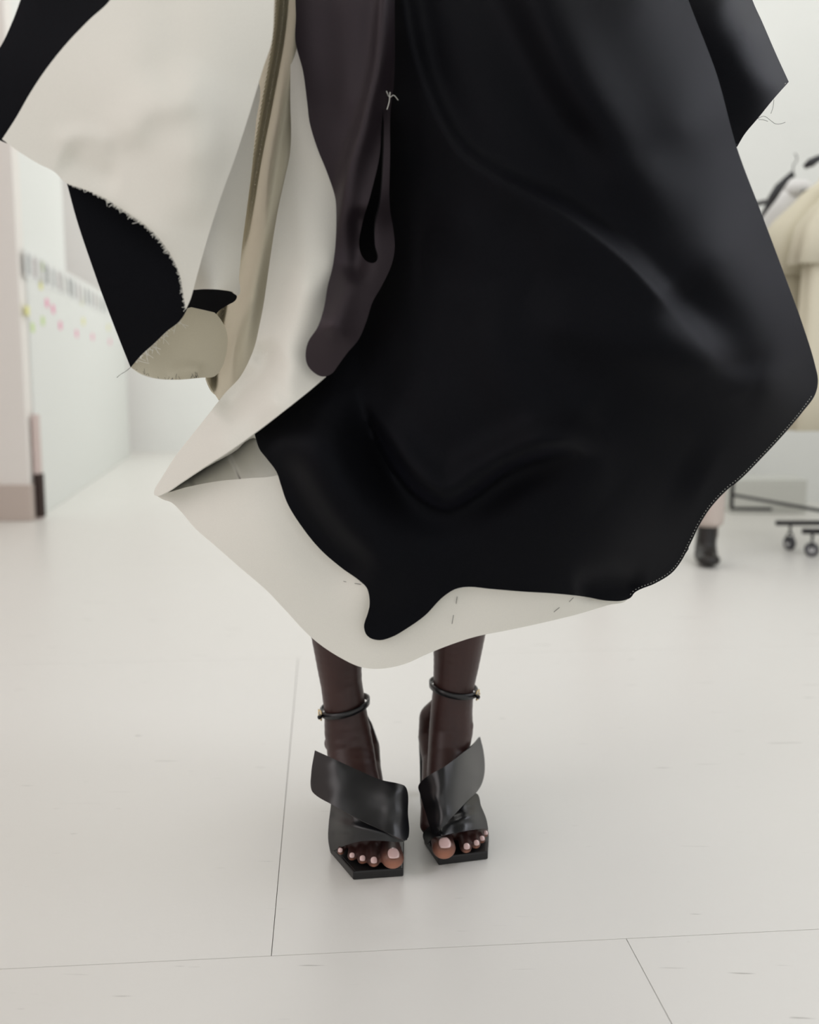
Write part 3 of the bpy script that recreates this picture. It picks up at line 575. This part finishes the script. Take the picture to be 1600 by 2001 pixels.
# back of the skirt, round behind the legs
bm = bmesh.new(); prev = None; NA = 40; NZ = 22
for j in range(NZ):
    v = j/(NZ-1); z = 1.36-(1.36-.44)*v; rx = .15+.19*v**1.2; ry = .12+.16*v; cx = -.01+.06*v
    row = []
    for k in range(NA+1):
        a = math.radians(-48)+math.radians(242)*k/NA; wv = 1+.045*v*math.sin(a*9)+.03*v*math.sin(a*5+1)
        row.append(bm.verts.new((cx+rx*wv*math.cos(a), 1.38+ry*wv*math.sin(a)+.10*(1-v), z)))
    if prev:
        for k in range(NA): bm.faces.new((prev[k], prev[k+1], row[k+1], row[k]))
    prev = row
bmesh.ops.recalc_face_normals(bm, faces=bm.faces)
o = bm_obj('back_panel', bm, [M_BLACK, M_CREAM], dress); md = o.modifiers.new('t', 'SOLIDIFY'); md.thickness = .0024; md.offset = -1; md.material_offset = 1
o['label'] = 'black back of the skirt with a cream inside'

# stitches, pins and frayed threads
def edge3(pts, dfn, step=5, off=-.0015):
    s = spline(pts, step=step); D = dfn(s)+off
    return [at(p[0], p[1], d) for p, d in zip(s, D)], s
def stitches(name, pts, dfn, m, parent, sp_px=6.0, inset=4, ln=.35, r=.00025):
    s = spline(pts, step=sp_px); bm = bmesh.new(); n = len(s)
    for i in range(1, n-1):
        t = s[i+1]-s[i-1]; t /= np.linalg.norm(t)+1e-9; nn = np.array([-t[1], t[0]])*inset
        a, b_ = s[i]+nn, s[i]+nn+t*sp_px*ln; D = dfn(np.array([a, b_]))-.0006
        add_tube(bm, [at(a[0], a[1], D[0]), at(b_[0], b_[1], D[1])], r, 4)
    o = bm_obj(name, bm, m, parent, smooth=False); tag(o, kind='stuff'); return o
hem_r = [(1592, 772), (1568, 805), (1530, 850), (1490, 893), (1445, 938), (1420, 958), (1390, 990), (1370, 1020), (1350, 1060), (1330, 1098), (1312, 1120), (1280, 1140), (1240, 1158), (1232, 1168)]
stitches('edge_stitching', hem_r, main_d, M_THREAD_W, main)
def fray(name, pts, dfn, m, parent, n, l0, l1, bias, r=.00022, off=-.003, seed=3):
    R = random.Random(seed); s = spline(pts, step=2); bm = bmesh.new()
    for _ in range(n):
        i = R.randrange(1, len(s)-1); t = s[i+1]-s[i-1]; t /= np.linalg.norm(t)+1e-9; nn = np.array([-t[1], t[0]])*bias
        Ln = l0+(l1-l0)*R.random()**3; d = nn*R.uniform(.5, 1)+t*R.uniform(-.7, .7); c = t*R.uniform(-.5, .5)
        q = [s[i], s[i]+d*Ln*.5+c*Ln*.15, s[i]+d*Ln+c*Ln*.5]; D = float(dfn(np.array([s[i]]))[0])+off
        add_tube(bm, [at(p[0], p[1], D-.001*k) for k, p in enumerate(q)], r, 3)
    o = bm_obj(name, bm, m, parent, smooth=False); tag(o, kind='stuff'); return o
raw = [(363, 605), (358, 575), (352, 540), (340, 510), (318, 475), (290, 445), (262, 425), (235, 407), (200, 385), (160, 368), (130, 358)]
fray('frayed_edge', raw, cape_d, M_THREAD_W, cape, 330, 2, 8, -1, .00028)
fray('frayed_edge', raw[3:9], cape_d, M_THREAD_W, cape, 60, 3, 15, -1, .0003, seed=9)
tail = bpy.data.objects['cape_lining']; ud = Depth(under_pts)
fray('frayed_edge', [(355, 625), (325, 648), (300, 672), (275, 695), (258, 716)], ud, M_THREAD_W, tail, 60, 4, 30, -1, .0003, -.03, 5)
fray('loose_threads', [(262, 722), (300, 738), (340, 742), (390, 738)], ud, M_THREAD_K, tail, 22, 5, 22, -1, .0002, -.004, 6)
def thread(pts, dfn, m, parent, r=.00025, off=-.003):
    bm = bmesh.new(); p3, _ = edge3(pts, dfn, 4, off); add_tube(bm, p3, r, 5); return bm_obj('loose_thread', bm, m, parent)
rf = bpy.data.objects['rear_flap']; rd = Depth([(1250, -250, 1.26), (1541, 160, 1.25), (1440, 287, 1.205), (1400, 0, 1.21)])
thread([(1480, 232), (1492, 227), (1505, 235), (1515, 242), (1525, 242), (1534, 239)], rd, M_THREAD_K, rf)
thread([(1482, 234), (1490, 234), (1500, 237)], rd, M_THREAD_K, rf); thread([(1512, 195), (1510, 210), (1506, 222)], rd, M_THREAD_K, rf)
thread([(255, 718), (245, 726), (235, 732), (228, 738)], ud, M_THREAD_K, tail)
stitches('edge_stitching', [(1541, 160), (1510, 195), (1480, 232), (1455, 262), (1440, 287)], rd, M_THREAD_W, rf, inset=3)
thread([(755, 178), (762, 190), (768, 186), (778, 196)], lap_d, M_THREAD_W, lapel, .0004); thread([(762, 180), (760, 200), (756, 214)], lap_d, M_THREAD_W, lapel, .0005)
for a in ([(893, 1166), (891, 1180)], [(886, 1202), (883, 1219)], [(1120, 1168), (1112, 1176)], [(1093, 1187), (1082, 1196)], [(500, 870), (502, 877)], [(512, 893), (518, 909)], [(671, 1136), (676, 1137)], [(693, 1140), (705, 1142)]):
    th = thread(a, low_d if a[0][0] > 600 else inner_d, M_THREAD_K, low, .00028, -.002); th.name = 'basting_stitch'
stitches('edge_stitching', [(545, 925), (548, 945), (562, 985), (590, 1030), (625, 1073), (665, 1108), (705, 1137), (717, 1150), (722, 1180), (718, 1200)], low_d, M_THREAD_W, low, 5, 0, .9, .0007)
stitches('edge_stitching', [(890, 1151), (912, 1147), (960, 1151), (1020, 1156), (1085, 1160), (1150, 1167), (1190, 1174), (1215, 1174)], low_d, M_THREAD_W, low, 5, 0, .9, .0006)

# ------------------------------------------------------------------ background: left
# pillar end at the far left, on a tan plinth
pl = empty('pillar', at(0, 1010, 4.5)*1, None, None); pl.location.z = 0
tag(pl, 'warm white pillar on a tan plinth at the left edge', 'pillar')
x1 = at(58, 960, 4.5).x
bm = bmesh.new(); add_box(bm, (x1-.30, 4.54, 1.58), (.60, .08, 2.84), 0, .004); bm_obj('shaft', bm, M_PILLAR, pl, smooth=False)
bm = bmesh.new(); add_box(bm, (x1-.305, 4.54, .082), (.63, .11, .164), 0, .004); bm_obj('plinth', bm, M_BASE, pl, smooth=False)
bm = bmesh.new(); add_box(bm, (x1+.020, 4.56, .24), (.024, .05, .48), 0, .003); o = bm_obj('gap_shade_strip', bm, M_TAUPE, pl, smooth=False)  # solid strip standing in for the shade in the gap beside the pillar
bm = bmesh.new(); add_box(bm, (x1+.025, 4.555, .11), (.03, .05, .20), 0, .003); bm_obj('gap_shade_low', bm, M_DARK, pl, smooth=False)  # dark box painting the deeper shade low in that gap
# long white board wall running away from the camera, direction towards its own vanishing point
VX = (488-800)/F; Bd = Vector((VX, 1, 0)).normalized(); Bn = Vector((Bd.y, -Bd.x, 0))
B0 = atz(78, 1012, 0)
def wallpt(px, py, off=0.0):      # where the sight line meets the face of the board
    x, y, z = ray(px, py); t = (B0.dot(Bn)+off)/(x*Bn.x+y*Bn.y); return Vector((x*t, y*t, CH+z*t))
top = wallpt(75, 500); 
bang = math.atan2(Bd.y, Bd.x)
brd = empty('pin_board', (B0.x, B0.y, 0), 'long low white pin board partition running back along the left side', 'partition')
Ln = 3.6; c = B0+Bd*(Ln/2)-Bn*.03
bm = bmesh.new(); add_box(bm, (c.x, c.y, top.z/2), (Ln, .06, top.z), bang, .003); bm_obj('board_panel', bm, M_BOARD, brd, smooth=False)
bm = bmesh.new(); c2 = B0+Bd*.70-Bn*.074; add_box(bm, (c2.x, c2.y, 1.3), (1.40, .012, 2.6), bang, .003)
tb = empty('wall_panel', (c2.x, c2.y, 0), 'tall white panel standing behind the near end of the pin board', 'panel'); bm_obj('panel_sheet', bm, M_BOARD, tb, smooth=False)
bm = bmesh.new(); add_box(bm, (c2.x, c2.y, .02), (1.41, .020, .04), bang); bm_obj('foot_rail', bm, M_PILLAR, tb, smooth=False)
# look photographs: a row of prints, each with a standing figure printed on it, and sticky notes
M_PAPER = mat('print_paper', (.80, .81, .80), .5)
def on_board(name, px, py, w_, h_, m, label, cat, group, tilt=0.0, th=.0008, fig=None):
    p = wallpt(px, py, th+.001); o = empty(name, p, label, cat, group)
    bm = bmesh.new(); up = Vector((0, 0, 1)); r = Matrix.Rotation(tilt, 3, Bn); a, b_ = r@Bd, r@up
    def sheet(hw, hh, of, cx=0, cy=0):
        q = [p+a*(cx+sx*hw)+b_*(cy+sy*hh)+Bn*of for sx, sy in ((-1, -1), (1, -1), (1, 1), (-1, 1))]; v = [bm.verts.new(x) for x in q]
        q2 = [bm.verts.new(x-Bn*.0008) for x in q]
        bm.faces.new(v[::-1]); bm.faces.new(q2)
        for k in range(4): bm.faces.new((v[k], v[(k+1) % 4], q2[(k+1) % 4], q2[k]))
    sheet(w_/2, h_/2, 0); bmesh.ops.recalc_face_normals(bm, faces=bm.faces); bm_obj('sheet', bm, m, o, smooth=False)
    if fig is not None:
        bm = bmesh.new(); sheet(w_*.16, h_*.36, .0012, 0, -.02*h_); sheet(w_*.07, h_*.06, .0012, 0, .40*h_); bmesh.ops.recalc_face_normals(bm, faces=bm.faces)
        bm_obj('printed_figure', bm, fig, o, smooth=False)
    return o
figs = [mat('figure_grey', (.30, .31, .31), .6), mat('figure_dark', (.14, .15, .15), .6), mat('figure_pale', (.50, .49, .46), .6), mat('figure_taupe', (.36, .31, .31), .6)]
ORD = 'first second third fourth fifth sixth seventh eighth ninth tenth eleventh twelfth thirteenth fourteenth fifteenth sixteenth seventeenth'.split()
xs = [56, 68, 80, 92, 104, 115, 125, 135, 144, 153, 162, 170, 178, 186, 193, 200, 207]
for i, x in enumerate(xs):
    y = 515+(x-50)*.535
    on_board('fitting_photo', x, y, .17, .115+.0*i, M_PAPER, 'print of a standing figure, %s from the left in the row on the pin board' % ORD[i], 'photo', 'look photographs in a row on the pin board', fig=figs[(i*7) % 4])
st_cols = {'yellow': (.82, .80, .30), 'pink': (.90, .35, .52), 'green': (.62, .78, .36)}
for cn, lst in {'yellow': [(54, 607), (80, 557), (160, 588), (212, 640), (163, 628)], 'pink': [(104, 604), (181, 658), (150, 652), (92, 592), (118, 636), (215, 668)], 'green': [(84, 627), (82, 520), (64, 640)]}.items():
    mm = mat('note_'+cn, st_cols[cn], .7)
    for i, (x, y) in enumerate(sorted(lst)):
        on_board('sticky_note', x, y, .07, .042, mm, '%s sticky note on the pin board, %s from the left of its colour' % (cn, ORD[i]), 'note', '%s sticky notes on the pin board' % cn, tilt=RND.uniform(-.1, .1))

# ------------------------------------------------------------------ background: right
rk = empty('garment_rack', (1.37, 4.2, 0), 'black steel garment rack on casters at the right edge', 'rack')
FAR = Vector((1.37, 4.20, 0)); NEAR = Vector((1.78, 3.05, 0)); ax = (NEAR-FAR).normalized(); cr = Vector((-ax.y, ax.x, 0))
cr = cr if cr.x > 0 else -cr
def tube_part(name, pts, r, m=M_STEEL, par=rk, seg=12):
    bm = bmesh.new(); add_tube(bm, pts, r, seg); return bm_obj(name, bm, m, par)
tube_part('post', [FAR+Vector((0, 0, .10)), FAR+Vector((0, 0, 1.34))], .009); tube_part('post', [NEAR+Vector((0, 0, .10)), NEAR+Vector((0, 0, 1.34))], .009)
tube_part('hanging_rail', [FAR+Vector((0, 0, 1.34)), NEAR+Vector((0, 0, 1.34))], .010)
tube_part('base_rail', [FAR+Vector((0, 0, .155)), NEAR+Vector((0, 0, .155))], .007)
tube_part('base_rail', [at(1426, 994, 4.15), at(1508, 995, 4.1)], .007)
tube_part('crossbar', [at(1516, 1022, 3.72), at(1720, 1022, 3.72)], .010); tube_part('crossbar', [at(1568, 1038, 3.62), at(1760, 1040, 3.62)], .011)
def caster(px, py, Y, ang):
    c = at(px, py, Y); c.z = .026; bm = bmesh.new()
    u = Vector((math.cos(ang), math.sin(ang), 0)); add_tube(bm, [c-u*.009, c+u*.009], .026, 20)
    o = bm_obj('caster', bm, M_CASTER, rk, smooth=False)
    bm = bmesh.new(); add_tube(bm, [c-u*.0105, c+u*.0105], .012, 14); bm_obj('hub', bm, M_CHROME, o, smooth=False)
    bm = bmesh.new(); t = c+Vector((0, 0, .034))
    add_tube(bm, [c+u*.012, t+u*.012, t+Vector((0, 0, .008)), t-u*.012, c-u*.012], .0035, 6); add_tube(bm, [t, t+Vector((0, 0, .04))], .005, 8)
    bm_obj('fork', bm, M_STEEL, o)
caster(1543, 1050, 3.74, .3); caster(1586, 1068, 3.60, 1.2); caster(1740, 1060, 3.60, .4)
# hanging coats
def hanger(c, par_label):
    h = empty('coat_hanger', (c.x, c.y, c.z), par_label, 'hanger', 'black hangers on the rack')
    bm = bmesh.new(); add_tube(bm, [c-cr*.21-Vector((0, 0, .085)), c-cr*.10-Vector((0, 0, .05)), c-Vector((0, 0, .03)), c+cr*.10-Vector((0, 0, .05)), c+cr*.21-Vector((0, 0, .085))], [.013, .011, .009, .011, .013], 8)
    bm_obj('hanger_arms', bm, M_STEEL, h)
    bm = bmesh.new(); hk = [c-Vector((0, 0, .03)), c+Vector((0, 0, .03))]+[c+Vector((0, 0, .055))+cr*(-.022*math.sin(a)+.0)+Vector((0, 0, .022*(1-math.cos(a))-.022+.012)) for a in [0.4+.5*i for i in range(8)]]
    add_tube(bm, hk, .0022, 6); bm_obj('hook', bm, M_STEEL, h)
def coat(u, dz, W, m, label, cape=True, bottom=.47):
    c0 = FAR+ax*u; root = empty('hanging_coat', (c0.x, c0.y, 0), label, 'coat', 'coats on the garment rack')
    def loft(name, lv, mm, wave):
        bm = bmesh.new(); prev = None; n = 48
        for i, (z, hw, hd) in enumerate(lv):
            row = []
            for k in range(n):
                a = k*2*math.pi/n; f = 1+wave*(i/len(lv))*math.sin(a*7+u*20)
                sx = math.copysign(abs(math.cos(a))**.8, math.cos(a)); p = c0+cr*(hw*sx*f)+ax*(hd*math.sin(a)*f*.84); row.append(bm.verts.new((p.x, p.y, z)))
            if prev:
                for k in range(n): bm.faces.new((prev[k], prev[(k+1) % n], row[(k+1) % n], row[k]))
            prev = row
            if i == 0: bm.faces.new(row[::-1])
        bmesh.ops.recalc_face_normals(bm, faces=bm.faces); o = bm_obj(name, bm, mm, root)
        md = o.modifiers.new('t', 'SOLIDIFY'); md.thickness = .004; return o
    T = 1.40+dz
    loft('coat_body', [(T, .05, .03), (T-.03, .10, .04), (T-.08, W*.55, .05), (T-.15, W*.75, .065), (T-.22, W*.86, .08), (T-.6, W*.88, .09), (bottom+.2, W*.93, .10), (bottom, W*.96, .105)], m, .06)
    if cape: loft('shoulder_cape', [(T+.005, .06, .035), (T-.04, .13, .05), (T-.09, W*.58, .065), (T-.15, W*.80, .085), (T-.21, W*.95, .10), (T-.34, W*1.03, .108)], m, .07)
    loft('collar', [(T+.03, .045, .035), (T+.01, .06, .045), (T-.03, .075, .05)], m, 0)
coat(.70, -.03, .33, M_COAT, 'cream coat with a shoulder cape, nearest on the rack')
coat(.50, -.05, .31, M_COAT, 'second cream caped coat on the rack, just behind the nearest')
coat(.30, -.04, .24, M_COATW, 'white garment hanging behind the cream coats', cape=False, bottom=.62)
rail_z = 1.43
def pokes(Y, path, r, lab):
    p = at(path[0][0], path[0][1], Y); h = empty('coat_hanger', p, lab, 'hanger')
    bm = bmesh.new(); add_tube(bm, [at(x, y, Y) for x, y in path], r, 8); bm_obj('hanger_arm', bm, M_STEEL, h)
    q = at(path[-1][0], path[-1][1], Y); bm = bmesh.new()
    add_tube(bm, [q]+[q+Vector((.012*math.sin(a), 0, .035+.018*(1-math.cos(a)))) for a in (0, .6, 1.2, 1.8, 2.4, 3.0)], .002, 6); bm_obj('hook', bm, M_STEEL, h)
pokes(3.75, [(1484, 428), (1497, 408), (1508, 388), (1522, 366), (1538, 348), (1549, 340)], [.006, .009, .016, .017, .011, .013], 'black hanger arm sloping along the left shoulder of the coats')
pokes(3.42, [(1572, 326), (1584, 318), (1594, 312), (1640, 290)], [.008, .015, .012, .008], 'short black hanger end above the nearest cream coat')

# low cabinet under the window behind the rack
cb = atz(1490, 1004, 0); cbx = empty('low_cabinet', (cb.x, cb.y+.1, 0), 'low pale cabinet against the wall behind the rack', 'cabinet')
zt = at(1500, 938, cb.y).z
M_CAB = mat('pale_cabinet', (.66, .67, .63), .6)
bm = bmesh.new(); add_box(bm, (cb.x+.03, cb.y+.12, zt/2), (.36, .22, zt), 0, .004); bm_obj('carcass', bm, M_CAB, cbx, smooth=False)
bm = bmesh.new(); add_box(bm, (cb.x+.03, cb.y+.003, zt/2+.01), (.34, .012, zt-.05), 0, .002); bm_obj('door', bm, M_CAB, cbx, smooth=False)

# second person: behind, one leg showing beside the hem
p0 = atz(1374, 1102, 0); bp = empty('person', p0, 'person in pale cropped trousers and black ankle boots standing behind, mostly hidden', 'person')
V = Vector
hipc = V((p0.x-.17, p0.y+.05, .92))
legx = [p0.x+.02, p0.x-.36]
bch = []
for lx in legx:
    bch.append([((lx, p0.y+.03, .10), .036), ((lx*.9+hipc.x*.1, p0.y+.04, .48), .05), ((lx*.35+hipc.x*.65, hipc.y, .90), .085)])
bch += [[(tuple(hipc), (.14, .10, .10)), (tuple(hipc+V((0, 0, .25))), (.12, .09, .1)), (tuple(hipc+V((0, 0, .45))), (.15, .10, .1)), (tuple(hipc+V((0, 0, .50))), (.13, .08, .06))],
        [(tuple(hipc+V((0, 0, .55))), .05), (tuple(hipc+V((0, 0, .62))), .05)], [(tuple(hipc+V((0, -.01, .72))), (.075, .09, .11))], [(tuple(hipc+V((0, -.10, .71))), .014)]]
for s_ in (-1, 1):
    bch.append([(tuple(hipc+V((s_*.14, 0, .47))), .05), (tuple(hipc+V((s_*.16, .01, .22))), .042), (tuple(hipc+V((s_*.13, -.06, -.02))), .033), (tuple(hipc+V((s_*.11, -.09, -.09))), .028)])
blob('body', bch, M_SKIN, bp, voxel=.008, smooth=4)
tch = []
for lx in legx:
    tch.append([((lx, p0.y+.03, .145), (.052, .06, .02)), ((lx, p0.y+.035, .30), (.058, .065, .03)), ((lx*.9+hipc.x*.1, p0.y+.04, .50), (.07, .075, .05)), ((lx*.4+hipc.x*.6, hipc.y, .88), (.10, .11, .08))])
tch += [[(tuple(hipc-V((.05, 0, 0))), (.13, .12, .10)), (tuple(hipc+V((.05, 0, .06))), (.13, .12, .08))]]
tag(blob('trousers', tch, M_TROUSER, bp, voxel=.008, smooth=4), 'loose pale pinkish trousers')
jch = [[(tuple(hipc+V((0, 0, .08))), (.16, .12, .08)), (tuple(hipc+V((0, 0, .30))), (.15, .12, .1)), (tuple(hipc+V((0, 0, .46))), (.17, .12, .09))]]
for s_ in (-1, 1): jch.append([(tuple(hipc+V((s_*.14, 0, .47))), .062), (tuple(hipc+V((s_*.16, .01, .22))), .055), (tuple(hipc+V((s_*.13, -.06, .0))), .045)])
blob('jumper', jch, M_JUMPER, bp, voxel=.01, smooth=4)
blob('hair', [[(tuple(hipc+V((0, .02, .76))), (.085, .09, .09))], [(tuple(hipc+V((0, .05, .68))), (.07, .06, .10))]], M_BOOT, bp, voxel=.008, smooth=3)
for lx in legx:
    a = V((lx-.015, p0.y, 0))
    blob('ankle_boot', [[(tuple(a+V((.012, .03, .13))), (.033, .04, .02)), (tuple(a+V((.008, .025, .06))), (.036, .048, .03)), (tuple(a+V((0, -.01, .030))), (.040, .055, .028))], [(tuple(a+V((-.004, -.05, .026))), (.041, .05, .024))], [(tuple(a+V((.02, .07, .015))), (.028, .02, .015))]], M_BOOT, bp, voxel=.005, smooth=3)
